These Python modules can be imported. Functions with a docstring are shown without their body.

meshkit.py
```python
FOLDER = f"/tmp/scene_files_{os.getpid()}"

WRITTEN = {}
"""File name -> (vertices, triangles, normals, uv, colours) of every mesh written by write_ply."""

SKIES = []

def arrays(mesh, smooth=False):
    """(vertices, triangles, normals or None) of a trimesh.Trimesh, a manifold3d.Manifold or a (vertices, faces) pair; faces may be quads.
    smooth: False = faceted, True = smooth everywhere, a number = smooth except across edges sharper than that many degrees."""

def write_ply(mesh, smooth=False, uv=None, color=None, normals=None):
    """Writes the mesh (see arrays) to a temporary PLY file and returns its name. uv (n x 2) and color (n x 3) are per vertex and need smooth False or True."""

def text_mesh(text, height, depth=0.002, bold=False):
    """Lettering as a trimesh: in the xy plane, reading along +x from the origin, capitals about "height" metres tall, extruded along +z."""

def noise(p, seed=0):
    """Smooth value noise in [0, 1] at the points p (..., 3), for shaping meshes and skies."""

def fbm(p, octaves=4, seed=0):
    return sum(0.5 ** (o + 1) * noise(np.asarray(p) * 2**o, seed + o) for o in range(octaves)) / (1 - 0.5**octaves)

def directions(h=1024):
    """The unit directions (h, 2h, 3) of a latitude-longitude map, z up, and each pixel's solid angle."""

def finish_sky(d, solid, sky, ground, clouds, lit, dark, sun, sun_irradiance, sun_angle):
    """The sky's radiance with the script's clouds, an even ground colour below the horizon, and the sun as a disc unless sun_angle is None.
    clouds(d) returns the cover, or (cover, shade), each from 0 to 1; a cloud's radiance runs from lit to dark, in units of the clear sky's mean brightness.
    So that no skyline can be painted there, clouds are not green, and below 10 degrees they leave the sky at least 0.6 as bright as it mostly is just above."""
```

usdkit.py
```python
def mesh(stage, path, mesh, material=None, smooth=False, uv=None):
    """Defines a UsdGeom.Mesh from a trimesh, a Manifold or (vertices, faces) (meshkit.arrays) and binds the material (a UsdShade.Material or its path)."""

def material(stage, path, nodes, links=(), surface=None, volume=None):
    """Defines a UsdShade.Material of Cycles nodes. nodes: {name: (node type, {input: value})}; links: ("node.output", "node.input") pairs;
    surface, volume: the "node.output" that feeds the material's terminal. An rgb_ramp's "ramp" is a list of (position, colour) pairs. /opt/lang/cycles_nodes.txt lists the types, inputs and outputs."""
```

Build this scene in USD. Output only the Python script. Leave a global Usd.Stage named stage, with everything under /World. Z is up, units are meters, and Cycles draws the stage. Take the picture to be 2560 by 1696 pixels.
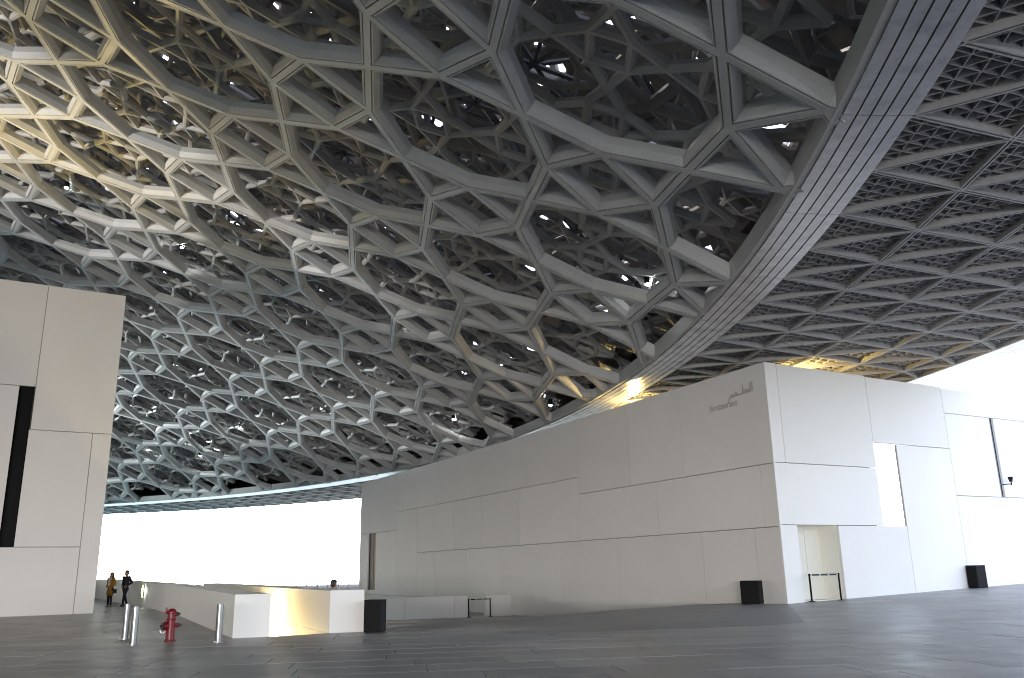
import math, random
import numpy as np
import trimesh, manifold3d as m3
import shapely.geometry as sg
from shapely.ops import triangulate as _tri
import usdkit, meshkit
from pxr import Usd, UsdGeom, UsdLux, UsdShade, Gf, Sdf

# ------------------------------------------------------------------ stage, camera, sky, sun
stage = Usd.Stage.CreateInMemory()
UsdGeom.SetStageUpAxis(stage, UsdGeom.Tokens.z)
UsdGeom.SetStageMetersPerUnit(stage, 1.0)
UsdGeom.Xform.Define(stage, '/World')
UsdGeom.Scope.Define(stage, '/World/Looks')
EYE, PITCH, ROLL = 1.4, 0.265, -0.020
EXPOSURE = 3.38
SKY = 0.079
SUN_AZ, SUN_EL, SUN_I = math.radians(-12.0), math.radians(57.0), 0.40

cam = UsdGeom.Camera.Define(stage, '/World/camera')
cam.CreateHorizontalApertureAttr(36.0)
cam.CreateVerticalApertureAttr(36.0 * 678 / 1024)
cam.CreateFocalLengthAttr(36.0 * 2128.2 / 2560)
cam.CreateClippingRangeAttr(Gf.Vec2f(0.1, 20000))
cam.CreateExposureAttr(EXPOSURE)
_f = np.array([0, math.cos(PITCH), math.sin(PITCH)])
_u = np.array([0, -math.sin(PITCH), math.cos(PITCH)])
_x = np.array([1.0, 0, 0])
RIGHT, UP = math.cos(ROLL) * _x + math.sin(ROLL) * _u, -math.sin(ROLL) * _x + math.cos(ROLL) * _u
UsdGeom.Xformable(cam).AddTransformOp().Set(Gf.Matrix4d(*RIGHT, 0, *UP, 0, *(-_f), 0, 0, 0, EYE, 1))

sun_dir = np.array([math.sin(SUN_AZ) * math.cos(SUN_EL), math.cos(SUN_AZ) * math.cos(SUN_EL), math.sin(SUN_EL)])
usdkit.material(stage, '/World/Looks/sky_air', {
    'sky': ('sky_texture', {'sky_type': 'single_scattering', 'sun_disc': False, 'sun_elevation': SUN_EL, 'sun_rotation': SUN_AZ,
                            'altitude': 0.0, 'air_density': 1.0, 'aerosol_density': 2.0, 'ozone_density': 1.0}),
    'veil': ('hsv', {'saturation': 0.7, 'value': 1.0, 'fac': 1.0, 'hue': 0.5}),
    'bg': ('background_shader', {'strength': SKY})}, [('sky.color', 'veil.color'), ('veil.color', 'bg.color')], surface='bg.background')
dome_light = UsdLux.DomeLight.Define(stage, '/World/sky')
UsdShade.MaterialBindingAPI.Apply(dome_light.GetPrim()).Bind(UsdShade.Material.Get(stage, '/World/Looks/sky_air'))
dome_light.GetPrim().SetCustomDataByKey('kind', 'structure')
sun = UsdLux.DistantLight.Define(stage, '/World/sun')
sun.CreateIntensityAttr(SUN_I); sun.CreateAngleAttr(11.0); sun.CreateColorAttr(Gf.Vec3f(1.0, 0.94, 0.86))
sun.GetPrim().CreateAttribute('inputs:normalize', Sdf.ValueTypeNames.Bool).Set(True)
_r = np.cross([0, 0, 1.0], sun_dir); _r /= np.linalg.norm(_r); _up = np.cross(sun_dir, _r)
UsdGeom.Xformable(sun).AddTransformOp().Set(Gf.Matrix4d(*_r, 0, *_up, 0, *sun_dir, 0, 0, 0, 0, 1))

# ------------------------------------------------------------------ helpers
rng = np.random.default_rng(7)
_names = {}
def numbered(parent, name):
    k = (parent, name); n = _names.get(k, 0); _names[k] = n + 1
    return f'{parent}/{name}' if n == 0 else f'{parent}/{name}_{n:03d}'

def data(prim, label=None, cat=None, group=None, kind=None):
    for k, v in (('label', label), ('category', cat), ('group', group), ('kind', kind)):
        if v: prim.SetCustomDataByKey(k, v)
    return prim

def path_of(parent):
    return '/World' if parent is None else (parent if isinstance(parent, str) else str(parent.GetPath()))

def obj(name, mesh, mat, parent=None, smooth=False, **kw):
    m = usdkit.mesh(stage, numbered(path_of(parent), name), mesh, '/World/Looks/' + mat, smooth=smooth)
    return data(m.GetPrim(), **kw)

def thing(name, label, cat, loc=(0, 0, 0), rotz=0.0, group=None, kind=None):
    x = UsdGeom.Xform.Define(stage, numbered('/World', name))
    x.AddTranslateOp().Set(Gf.Vec3d(*map(float, loc)))
    if rotz: x.AddRotateZOp().Set(math.degrees(rotz))
    return data(x.GetPrim(), label, cat, group, kind)

def copy_of(src, loc, rotz=0.0, label=None, group=None):
    was = src.GetCustomData()
    x = UsdGeom.Xform.Define(stage, numbered('/World', src.GetName().rstrip('0123456789').rstrip('_')))
    x.GetPrim().GetReferences().AddInternalReference(src.GetPath())
    x.ClearXformOpOrder()
    x.AddTranslateOp().Set(Gf.Vec3d(*map(float, loc)))
    if not x.GetPrim().HasAttribute('xformOp:rotateZ') or True:
        op = x.AddRotateZOp(); op.Set(math.degrees(rotz))
    x.GetPrim().SetInstanceable(True)
    return data(x.GetPrim(), label or was.get('label'), was.get('category'), group or was.get('group'))

def box(x0, x1, y0, y1, z0, z1):
    return trimesh.creation.box(bounds=[[x0, y0, z0], [x1, y1, z1]])

def cyl(r, z0, z1, n=24, c=(0, 0)):
    m = trimesh.creation.cylinder(r, z1 - z0, sections=n); m.apply_translation([c[0], c[1], (z0 + z1) / 2]); return m

def rod(a, b, r, n=10):
    return trimesh.creation.cylinder(r, segment=[a, b], sections=n)

def revolve(prof, n=28):
    return trimesh.creation.revolve(np.array(prof, float), sections=n)

def cat(*ms):
    return trimesh.util.concatenate([m for m in ms])

def rbox(x0, x1, y0, y1, z0, z1, r=0.01):
    ms = [trimesh.creation.icosphere(1, r) for _ in range(8)]
    k = 0; pts = []
    for x in (x0 + r, x1 - r):
        for y in (y0 + r, y1 - r):
            for z in (z0 + r, z1 - r):
                pts.append(ms[k].vertices + [x, y, z]); k += 1
    return trimesh.convex.convex_hull(np.vstack(pts))

# ------------------------------------------------------------------ materials
def M(name, nodes, links, surface='p.BSDF'):
    return usdkit.material(stage, '/World/Looks/' + name, nodes, links, surface=surface)

def plain(name, col, rough=0.5, metal=0.0, spec=0.5, emit=None, strength=0.0, **kw):
    d = {'base_color': col, 'roughness': rough, 'metallic': metal, 'specular_ior_level': spec}
    if emit: d.update(emission_color=emit, emission_strength=strength)
    d.update(kw)
    M(name, {'p': ('principled_bsdf', d)}, [])

def mottled(name, c0, c1, scale=2.0, rough=(0.4, 0.6), fine=40.0, bump=0.0, metal=0.0, spec=0.5, detail=6, vary=0.0):
    """colour wanders between c0 and c1 by noise in world metres; roughness too; fine grain as bump"""
    nodes = {'g': ('geometry', {}), 'n': ('noise_texture', {'scale': scale, 'detail': detail, 'roughness': 0.6}),
             'n2': ('noise_texture', {'scale': fine, 'detail': 3.0, 'roughness': 0.6}),
             'a': ('mix_float', {'fac': 0.35}),
             'r': ('rgb_ramp', {'ramp': [(0.3, c0), (0.7, c1)]}),
             'mr': ('map_range', {'from_min': 0.3, 'from_max': 0.7, 'to_min': rough[0], 'to_max': rough[1], 'clamp': True}),
             'p': ('principled_bsdf', {'metallic': metal, 'specular_ior_level': spec})}
    links = [('g.position', 'n.vector'), ('g.position', 'n2.vector'), ('n.fac', 'a.a'), ('n2.fac', 'a.b'), ('a.result', 'r.fac'),
             ('r.color', 'p.base_color'), ('n.fac', 'mr.value'), ('mr.result', 'p.roughness')]
    if vary:
        nodes['o'] = ('object_info', {}); nodes['vr'] = ('map_range', {'from_min': 0.0, 'from_max': 1.0, 'to_min': 1 - vary, 'to_max': 1.0})
        nodes['hv'] = ('hsv', {'hue': 0.5, 'saturation': 1.0, 'fac': 1.0})
        links = [l for l in links if l[1] != 'p.base_color'] + [('o.random', 'vr.value'), ('vr.result', 'hv.value'), ('r.color', 'hv.color'), ('hv.color', 'p.base_color')]
    if bump:
        nodes['b'] = ('bump', {'strength': 0.6, 'distance': bump}); links += [('n2.fac', 'b.height'), ('b.normal', 'p.normal')]
    M(name, nodes, links)

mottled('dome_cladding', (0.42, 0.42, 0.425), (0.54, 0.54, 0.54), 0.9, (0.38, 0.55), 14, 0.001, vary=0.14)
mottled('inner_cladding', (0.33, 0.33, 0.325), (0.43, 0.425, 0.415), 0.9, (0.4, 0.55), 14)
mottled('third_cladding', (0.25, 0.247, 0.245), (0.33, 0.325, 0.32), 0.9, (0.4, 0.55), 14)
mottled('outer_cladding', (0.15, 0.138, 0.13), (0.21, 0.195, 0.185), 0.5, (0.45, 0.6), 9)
plain('frame_steel', (0.13, 0.14, 0.15), 0.45, 0.0)
plain('roof_shell', (0.12, 0.12, 0.12), 0.7)
mottled('fascia_metal', (0.46, 0.455, 0.475), (0.56, 0.555, 0.575), 1.2, (0.24, 0.36), 25, 0.0, metal=0.7, vary=0.1)
mottled('soffit_metal', (0.27, 0.267, 0.27), (0.35, 0.346, 0.35), 0.8, (0.35, 0.5), 12)
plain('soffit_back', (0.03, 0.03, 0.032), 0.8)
plain('joint_dark', (0.06, 0.058, 0.055), 0.9)
mottled('wall_panel', (0.725, 0.695, 0.685), (0.785, 0.76, 0.755), 0.35, (0.5, 0.65), 30, 0.0004, vary=0.07)
mottled('wall_panel_warm', (0.71, 0.675, 0.66), (0.77, 0.74, 0.725), 0.3, (0.5, 0.65), 30, 0.0004, vary=0.06)
mottled('cream_panel', (0.70, 0.68, 0.62), (0.75, 0.73, 0.67), 0.5, (0.5, 0.65), 30)
plain('slot_dark', (0.006, 0.006, 0.007), 0.5, spec=0.1)
plain('slot_grey', (0.38, 0.42, 0.50), 0.4)
plain('reveal_stone', (0.42, 0.39, 0.37), 0.6)
plain('timber_lining', (0.42, 0.27, 0.16), 0.55)
plain('steel', (0.29, 0.29, 0.295), 0.3, 1.0)
plain('hydrant_red', (0.15, 0.004, 0.009), 0.35, 0.0, 0.4)
plain('hydrant_dark', (0.03, 0.028, 0.028), 0.4)
plain('brass', (0.35, 0.27, 0.14), 0.35, 1.0)
plain('black_paint', (0.006, 0.0055, 0.0065), 0.6, spec=0.15)
plain('black_side', (0.012, 0.011, 0.013), 0.65, spec=0.15)
plain('belt_black', (0.014, 0.014, 0.016), 0.6)
plain('belt_white', (0.7, 0.7, 0.7), 0.5)
plain('letter_grey', (0.46, 0.44, 0.43), 0.5)
plain('skin', (0.42, 0.24, 0.17), 0.5)
plain('hair_dark', (0.018, 0.012, 0.010), 0.5)
plain('hair_brown', (0.05, 0.028, 0.018), 0.5)
plain('coat_mustard', (0.36, 0.17, 0.018), 0.8)
plain('knit_white', (0.62, 0.60, 0.56), 0.85)
plain('cloth_dark', (0.025, 0.022, 0.032), 0.85)
plain('cloth_navy', (0.022, 0.022, 0.045), 0.85)
plain('shoe_pale', (0.40, 0.40, 0.36), 0.6)
plain('rail_white', (0.78, 0.79, 0.80), 0.5)
plain('lamp_warm', (0.8, 0.8, 0.8), 0.4, emit=(1.0, 0.83, 0.42), strength=60.0)
plain('lamp_cool', (0.8, 0.8, 0.8), 0.4, emit=(0.95, 1.0, 0.98), strength=14.0)
plain('lens_pale', (0.8, 0.8, 0.8), 0.4, emit=(0.95, 1.0, 0.9), strength=2.2)
plain('sign_green', (0.10, 0.20, 0.03), 0.5, emit=(0.55, 0.9, 0.3), strength=0.25)
M('water', {'g': ('geometry', {}), 'n': ('noise_texture', {'scale': 0.6, 'detail': 4.0}), 'b': ('bump', {'strength': 0.35, 'distance': 0.25}),
            'p': ('principled_bsdf', {'base_color': (0.10, 0.20, 0.22), 'roughness': 0.12})},
  [('g.position', 'n.vector'), ('n.fac', 'b.height'), ('b.normal', 'p.normal')])
def stone(name, c0, c1, rough):
    M(name, {'g': ('geometry', {}), 'o': ('object_info', {}), 'add': ('math', {'math_type': 'add'}), 'fr': ('math', {'math_type': 'fraction'}),
             'n': ('noise_texture', {'scale': 1.1, 'detail': 6.0, 'roughness': 0.65}), 'n2': ('noise_texture', {'scale': 55.0, 'detail': 3.0}),
             'm1': ('mix_float', {'fac': 0.65}), 'm2': ('mix_float', {'fac': 0.35}),
             'r': ('rgb_ramp', {'ramp': [(0.2, c0), (0.8, c1)]}),
             'mr': ('map_range', {'from_min': 0.25, 'from_max': 0.75, 'to_min': rough[0], 'to_max': rough[1], 'clamp': True}),
             'b': ('bump', {'strength': 0.5, 'distance': 0.0012}),
             'p': ('principled_bsdf', {'specular_ior_level': 0.5})},
      [('g.position', 'n.vector'), ('g.position', 'n2.vector'), ('g.random_per_island', 'add.value1'), ('o.random', 'add.value2'), ('add.value', 'fr.value1'),
       ('n.fac', 'm1.a'), ('fr.value', 'm1.b'), ('m1.result', 'm2.a'), ('n2.fac', 'm2.b'), ('m2.result', 'r.fac'), ('r.color', 'p.base_color'),
       ('n.fac', 'mr.value'), ('mr.result', 'p.roughness'), ('n2.fac', 'b.height'), ('b.normal', 'p.normal')])
stone('paving_stone', (0.235, 0.228, 0.226), (0.365, 0.354, 0.348), (0.34, 0.50))
stone('ramp_stone', (0.19, 0.186, 0.185), (0.285, 0.278, 0.275), (0.40, 0.55))
stone('ramp_stone_pale', (0.22, 0.215, 0.21), (0.32, 0.315, 0.31), (0.4, 0.55))
plain('paving_joint', (0.125, 0.123, 0.122), 0.85)
mottled('deck_pale', (0.42, 0.41, 0.39), (0.5, 0.49, 0.47), 0.2, (0.5, 0.7), 20)

# ------------------------------------------------------------------ ground
CORNER = np.array([9.98, 32.92])
DV = np.array([math.sin(1.062), math.cos(1.062)])            # along the right-hand face of the restaurant
NV = np.array([DV[1], -DV[0]])                              # its outward normal
WALLPTS = np.array([[9.98, 32.93], [9.16, 34.63], [7.5, 37.81], [5.6, 41.45], [3.4, 45.65], [0.7, 50.62], [-1.16, 54.21], [-5.8, 62.83], [-9.71, 70.03], [-11.28, 73.05], [-13.82, 77.17]])
_L = np.r_[0, np.cumsum(np.hypot(*np.diff(WALLPTS, axis=0).T))]
_w = np.ones(len(_L)); _w[0] = 20
PX, PY = np.polyfit(_L, WALLPTS[:, 0], 3, w=_w), np.polyfit(_L, WALLPTS[:, 1], 3, w=_w)
def wall_curve(s):
    s = np.asarray(s, float)
    p = np.stack([np.polyval(PX, s), np.polyval(PY, s)], -1)
    t = np.stack([np.polyval(np.polyder(PX), s), np.polyval(np.polyder(PY), s)], -1)
    t /= np.linalg.norm(t, axis=-1, keepdims=True)
    return p, np.stack([-t[..., 1], t[..., 0]], -1) * -1 * -1   # left-hand normal of the direction = towards the court
def wall_z(s):
    return np.interp(s, [0, 1.5, 4.2, 6.5, 11, 16.4, 19, 60], [0, 0, -0.05, -0.26, -0.58, -0.95, -1.15, -1.15])

def tri_poly(poly, z=0.0):
    v, f = trimesh.creation.triangulate_polygon(poly, engine='earcut')
    v = np.asarray(v); zz = z(v) if callable(z) else np.full(len(v), z)
    return np.column_stack([v, zz]), np.asarray(f)[:, :]
def up(vf):
    v, f = vf; n = np.cross(v[f[:, 1]] - v[f[:, 0]], v[f[:, 2]] - v[f[:, 0]])[:, 2]
    f = f.copy(); f[n < 0] = f[n < 0][:, ::-1]; return trimesh.Trimesh(v, f, process=False)

def tilt(v):
    s = (v - CORNER) @ DV
    return 0.025 * np.maximum(0, s)
crest = [(-3.72, 22.15), (-1.4, 21.2), (1.69, 20.46), (3.72, 20.94), (5.66, 21.36), (7.13, 22.3), (9.98, 32.92)]
w1_in, w2_in = np.array([-5.85, 21.15]), np.array([-4.62, 21.95])
w1_dir, w2_dir = np.array([-0.482, 0.876]), np.array([-0.42, 0.9075])
passage = sg.Polygon([w1_in, w2_in, w2_in + w2_dir * 30, w1_in + w1_dir * 30])
line_a, line_b = CORNER - NV * -60 - NV * 0, CORNER
big = sg.Polygon([(-110, -40), (70, -40), (70, 75), (40, 110), (-110, 110)])
half_b = sg.Polygon([CORNER - NV * 90, CORNER + NV * 90, CORNER + NV * 90 + DV * 120, CORNER - NV * 90 + DV * 120])
slope_out = sg.Polygon(crest + [tuple(wall_curve(s)[0]) for s in np.linspace(1, 50, 18)] + [(-25, 84), (-33, 84)] + [tuple(w2_in + np.array([0.8, 0.2]) + w2_dir * t) for t in (62, 40, 22, 10, 4)])
slope_out = slope_out.buffer(0)
wall_foot = sg.Polygon([tuple(CORNER)] + [tuple(wall_curve(s)[0]) for s in np.linspace(0, 52, 18)] + [tuple(CORNER + DV * 40 - NV * 60), tuple(CORNER + DV * 26)])
near_a = big.difference(half_b).difference(slope_out).difference(passage).difference(sg.Polygon([(-33, 84), (-25, 84), (-14, 78), (-4, 110), (-60, 110)]))
near_b = big.intersection(half_b).difference(slope_out.buffer(0.01))
polys = lambda g: [p for p in getattr(g, 'geoms', [g]) if p.geom_type == 'Polygon' and p.area > 0.05]
paving = thing('paving', None, None, kind='structure')
obj('paving_bed', cat(*[up(tri_poly(p, lambda v: tilt(v) * 0 - 0.012)) for p in polys(near_a)], *[up(tri_poly(p, lambda v: tilt(v) - 0.012)) for p in polys(near_b)]), 'paving_joint', paving)

# slabs: courses across the court, long joints turned 7.5 degrees, staggered lengths
ANG = math.radians(7.5)
RX, RY = np.array([math.cos(ANG), math.sin(ANG)]), np.array([-math.sin(ANG), math.cos(ANG)])
slab_area = near_a.union(near_b).difference(wall_foot).intersection(sg.box(-45, -12, 50, 62))
import shapely
shapely.prepare(slab_area)
camf = _f
def project(p):
    d = np.asarray(p, float) - [0, 0, EYE]
    z = d @ camf; return np.stack([1280 + 2128.2 * (d @ RIGHT) / z, 848 - 2128.2 * (d @ UP) / z], -1), z
slabs, row, v0 = [], 0, -14.0
hs = [0.98, 0.98, 0.98]
while v0 < 66:
    h = 0.975; u = -60 + rng.uniform(0, 1.4)
    while u < 60:
        w = rng.choice([1.46, 1.95, 2.6], p=[0.25, 0.45, 0.30])
        g = 0.008
        q = np.array([RX * a + RY * b for a, b in ((u + g, v0 + g), (u + w - g, v0 + g), (u + w - g, v0 + h - g), (u + g, v0 + h - g))])
        u += w
        c = q.mean(0)
        if not (-46 < c[0] < 51 and -13 < c[1] < 63): continue
        pc, zc = project([*c, 0])
        if c[1] > 6 and not (-500 < pc[0] < 3060): continue
        slabs.append((q, zc, pc))
    v0 += h
def slab_mesh(poly):
    if poly.convex_hull.area - poly.area > 0.004:
        m = trimesh.creation.extrude_polygon(poly, 0.016)
        m.vertices[:, 2] += tilt(m.vertices[:, :2]) - 0.017; return m
    b = list(poly.exterior.coords)[:-1]
    n = len(b)
    top = np.array(b); z = tilt(top)
    dz = rng.uniform(-0.0012, 0.0012)
    ins = top + (top.mean(0) - top) * (0.004 / np.maximum(np.linalg.norm(top - top.mean(0), axis=1, keepdims=True), .05))
    v = np.vstack([np.column_stack([ins, z + dz]), np.column_stack([top, z - 0.004]), np.column_stack([top, z - 0.02])])
    f = [(0, i, i + 1) for i in range(1, n - 1)]
    for i in range(n):
        j = (i + 1) % n
        for a in (0, n):
            f += [(a + i, a + n + i, a + j), (a + j, a + n + i, a + n + j)]
    m = trimesh.Trimesh(v, np.array(f), process=False)
    if np.cross(v[1] - v[0], v[2] - v[0])[2] < 0: m.invert()
    return m
scored, rest = [], []
for q, zc, pc in slabs:
    p = sg.Polygon(q)
    if not shapely.contains_properly(slab_area, p):
        p = p.intersection(slab_area)
        ps = [x for x in polys(p) if x.area > 0.02]
    else: ps = [p]
    for x in ps:
        vis = zc > 1 and -60 < pc[0] < 2620 and 1380 < pc[1] < 1760
        scored.append((zc if vis else 1e6, x))
scored.sort(key=lambda t: t[0])
for k, (s_, x) in enumerate(scored):
    if k < 300 and s_ < 1e5: obj('paving_slab', slab_mesh(x), 'paving_stone', paving)
    else: rest.append(slab_mesh(x))
obj('far_paving_slabs', cat(*rest), 'paving_stone', paving, kind='stuff')

# the ground falls away towards the long curved wall
ctrl = [(x, y, 0.0) for x, y in crest]
ss = np.linspace(1.2, 50, 30)
ctrl += [(*wall_curve(s)[0], wall_z(s)) for s in ss]
w2r = w2_in + np.array([0.8, 0.2])
for t, z in ((4, -0.25), (10, -0.6), (22, -1.1), (40, -1.15), (62, -1.15)): ctrl.append((*(w2r + w2_dir * t), z))
ctrl += [(-25, 84, -1.15), (-33, 84, -1.15)]
from scipy.interpolate import LinearNDInterpolator
ctrl = np.array(ctrl)
def slope_z(p):
    p = np.asarray(p, float)
    f1 = LinearNDInterpolator(ctrl[:, :2], ctrl[:, 2])(p); return np.where(np.isnan(f1), -1.15, f1)
def sheet(poly, zf, step=1.5):
    x0, y0, x1, y1 = poly.bounds
    pts = [sg.Point(a, b) for a in np.arange(x0, x1, step) for b in np.arange(y0, y1, step)]
    inner = [p for p in pts if poly.contains(p) and poly.exterior.distance(p) > step * 0.4]
    ring = [sg.Point(poly.exterior.interpolate(d)) for d in np.arange(0, poly.exterior.length, step)] + [sg.Point(c) for c in poly.exterior.coords[:-1]]
    allp = np.array([[p.x, p.y] for p in inner + ring])
    from scipy.spatial import Delaunay
    d = Delaunay(allp); f = [t for t in d.simplices if poly.buffer(1e-6).contains(sg.Point(allp[t].mean(0)))]
    return up((np.column_stack([allp, zf(allp)]), np.array(f)))
mid = [(-5.2, 33.5), (-3.9, 32.9), (-2.0, 33.0), (0.25, 30.6), (2.7, 33.0), (6.4, 35.4), (9.98, 32.92)]
band_dark = sg.Polygon(crest + mid[::-1][1:]).buffer(0)
band_dark = sg.Polygon(crest[:-1] + [(9.97, 32.85)] + mid[::-1][1:] + [tuple(w2r + w2_dir * 8), tuple(w2r + w2_dir * 4)]).buffer(0).intersection(slope_out)
band_pale = slope_out.difference(band_dark)
for p in polys(band_dark): obj('ramp_paving', sheet(p, lambda q: slope_z(q)), 'ramp_stone', kind='structure')
for p in polys(band_pale): obj('ramp_paving', sheet(p, lambda q: slope_z(q)), 'ramp_stone_pale', kind='structure')
# stair down between the two low walls
fl = []
for k in range(14):
    a, b = k * 0.6, (k + 1) * 0.6 if k < 13 else 30
    q = [w1_in + w1_dir * a, w2_in + w2_dir * a, w2_in + w2_dir * b, w1_in + w1_dir * b]
    p3 = trimesh.creation.extrude_polygon(sg.Polygon(q), 0.5); p3.apply_translation([0, 0, -0.5 - 0.15 * (k + 1) + 0.02]); fl.append(p3)
obj('stair', cat(*fl), 'ramp_stone_pale', label='stone stair sinking between the two low white walls', cat='stair')
# pale open deck outside the roof, and the sea
ring = [(math.cos(t), math.sin(t)) for t in np.linspace(0, 2 * math.pi, 97)[:-1]]
sea = sg.Polygon([(6000 * a, 6000 * b) for a, b in ring])
land = sg.Polygon([(-110, -40), (-110, 110), (40, 110), (70, 75), (70, -40)])
obj('sea', up(tri_poly(sea, -3.2)), 'water', kind='structure')
obj('deck', cat(up(tri_poly(sg.Polygon([(-108, -38), (-108, 88), (-24, 88), (35, 105), (68, 75), (68, -38)]).difference(sg.Polygon(list(big.exterior.coords)).intersection(near_a.union(near_b).union(slope_out).union(passage).buffer(0.02))).buffer(0) if False else sg.Polygon([(-112, -42), (-112, 88), (-20, 90), (30, 108), (72, 75), (72, -42)]).difference(passage.buffer(.1)), -2.6))), 'deck_pale', kind='structure')

# ------------------------------------------------------------------ the dome
DC = np.array([-77.988, 23.137]); RU, ZU, RL, ZL = 84.973, 8.521 + EYE, 86.28, 8.4 + EYE
RS = 191.386
ZC = ZU - math.sqrt(RS**2 - RU**2)
A0 = np.array([69.7713, 6.0559]); AM = np.array([[4.8971, 4.2607], [4.7922, -5.7404]])   # lattice -> metres round the dome's centre
LU = 7.0
def dome_pt(uv, h):
    d = np.linalg.norm(uv, axis=-1) + 1e-9
    th = d / RS; rho = (RS + h) * np.sin(th)
    return np.stack([DC[0] + uv[..., 0] / d * rho, DC[1] + uv[..., 1] / d * rho, ZC + (RS + h) * np.cos(th)], -1)
S = 0.18301
def lattice(lo, hi):
    """all ribs of the corner-sharing four-pointed stars: start, end, and the four mitre slopes"""
    ii, jj = np.meshgrid(np.arange(lo[0], hi[0]), np.arange(lo[1], hi[1]), indexing='ij')
    c = np.stack([ii.ravel(), jj.ravel()], -1).astype(float)
    q = np.array([[S, S], [-S, S], [-S, -S], [S, -S]]); ap = np.array([[0, .5], [-.5, 0], [0, -.5], [.5, 0]])
    k90, k60, k150, k120 = 1.0, math.sqrt(3), math.tan(math.radians(15)), math.tan(math.radians(30))
    P0, P1, K = [], [], []
    for k in range(4):
        a, b = q[k], q[(k + 1) % 4]            # going round anticlockwise: left = square inside, right = triangle
        P0.append(c + a); P1.append(c + b); K.append(np.tile([k90, k60, k90, k60], (len(c), 1)))
        P0.append(c + a); P1.append(c + ap[k]); K.append(np.tile([k60, k150, k60, k120], (len(c), 1)))      # left = triangle
        P0.append(c + ap[k]); P1.append(c + b); K.append(np.tile([k60, k120, k60, k150], (len(c), 1)))
    return np.vstack(P0), np.vstack(P1), np.vstack(K)     # K: left0, right0, left1, right1
def layer_uv(scale, rot, off):
    cs, sn = math.cos(rot), math.sin(rot)
    B = AM @ np.array([[cs, -sn], [sn, cs]]) * scale
    o = A0 + AM @ np.asarray(off, float)
    return B, o
def ribs(P0, P1, K, prof, B, o, h0, unit, rim=None):
    """vertices (n, 2, m, 3) of ribs of the profile [(offset, height)] in metres"""
    d = P1 - P0; L = np.linalg.norm(d, axis=1, keepdims=True); t = d / L; n = np.stack([-t[:, 1], t[:, 0]], -1)
    V = []
    for off, h in prof:
        w = off / unit
        e0 = (K[:, 0] if off >= 0 else K[:, 1]) * abs(w); e1 = (K[:, 2] if off >= 0 else K[:, 3]) * abs(w)
        lim = L[:, 0] * 0.5
        e0, e1 = np.minimum(e0, lim), np.minimum(e1, lim)
        a = P0 + t * e0[:, None] + n * w; b = P1 - t * e1[:, None] + n * w
        V.append(np.stack([dome_pt(a @ B.T + o, h0 + h), dome_pt(b @ B.T + o, h0 + h)], 1))
    return np.stack(V, 2)
def rib_faces(m, closed=True):
    f = []
    for i in range(m if closed else m - 1):
        j = (i + 1) % m
        f += [(i, m + i, j), (j, m + i, m + j)]
    return np.array(f)
def rho_of(P, B, o):
    return np.linalg.norm(dome_pt(P @ B.T + o, 0.0)[:, :2] - DC, axis=1)
def layer(scale, rot, off, prof, h0, rmax, view=None):
    B, o = layer_uv(scale, rot, off)
    n = int(92 / (LU * scale)) + 3
    c0 = np.linalg.solve(B, -o)
    P0, P1, K = lattice(np.floor(c0 - n * 1.25).astype(int), np.ceil(c0 + n * 1.25).astype(int))
    r0, r1 = rho_of(P0, B, o), rho_of(P1, B, o)
    ok = (r0 < rmax) & (r1 < rmax)
    return P0, P1, K, r0, r1, ok, B, o
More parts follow.
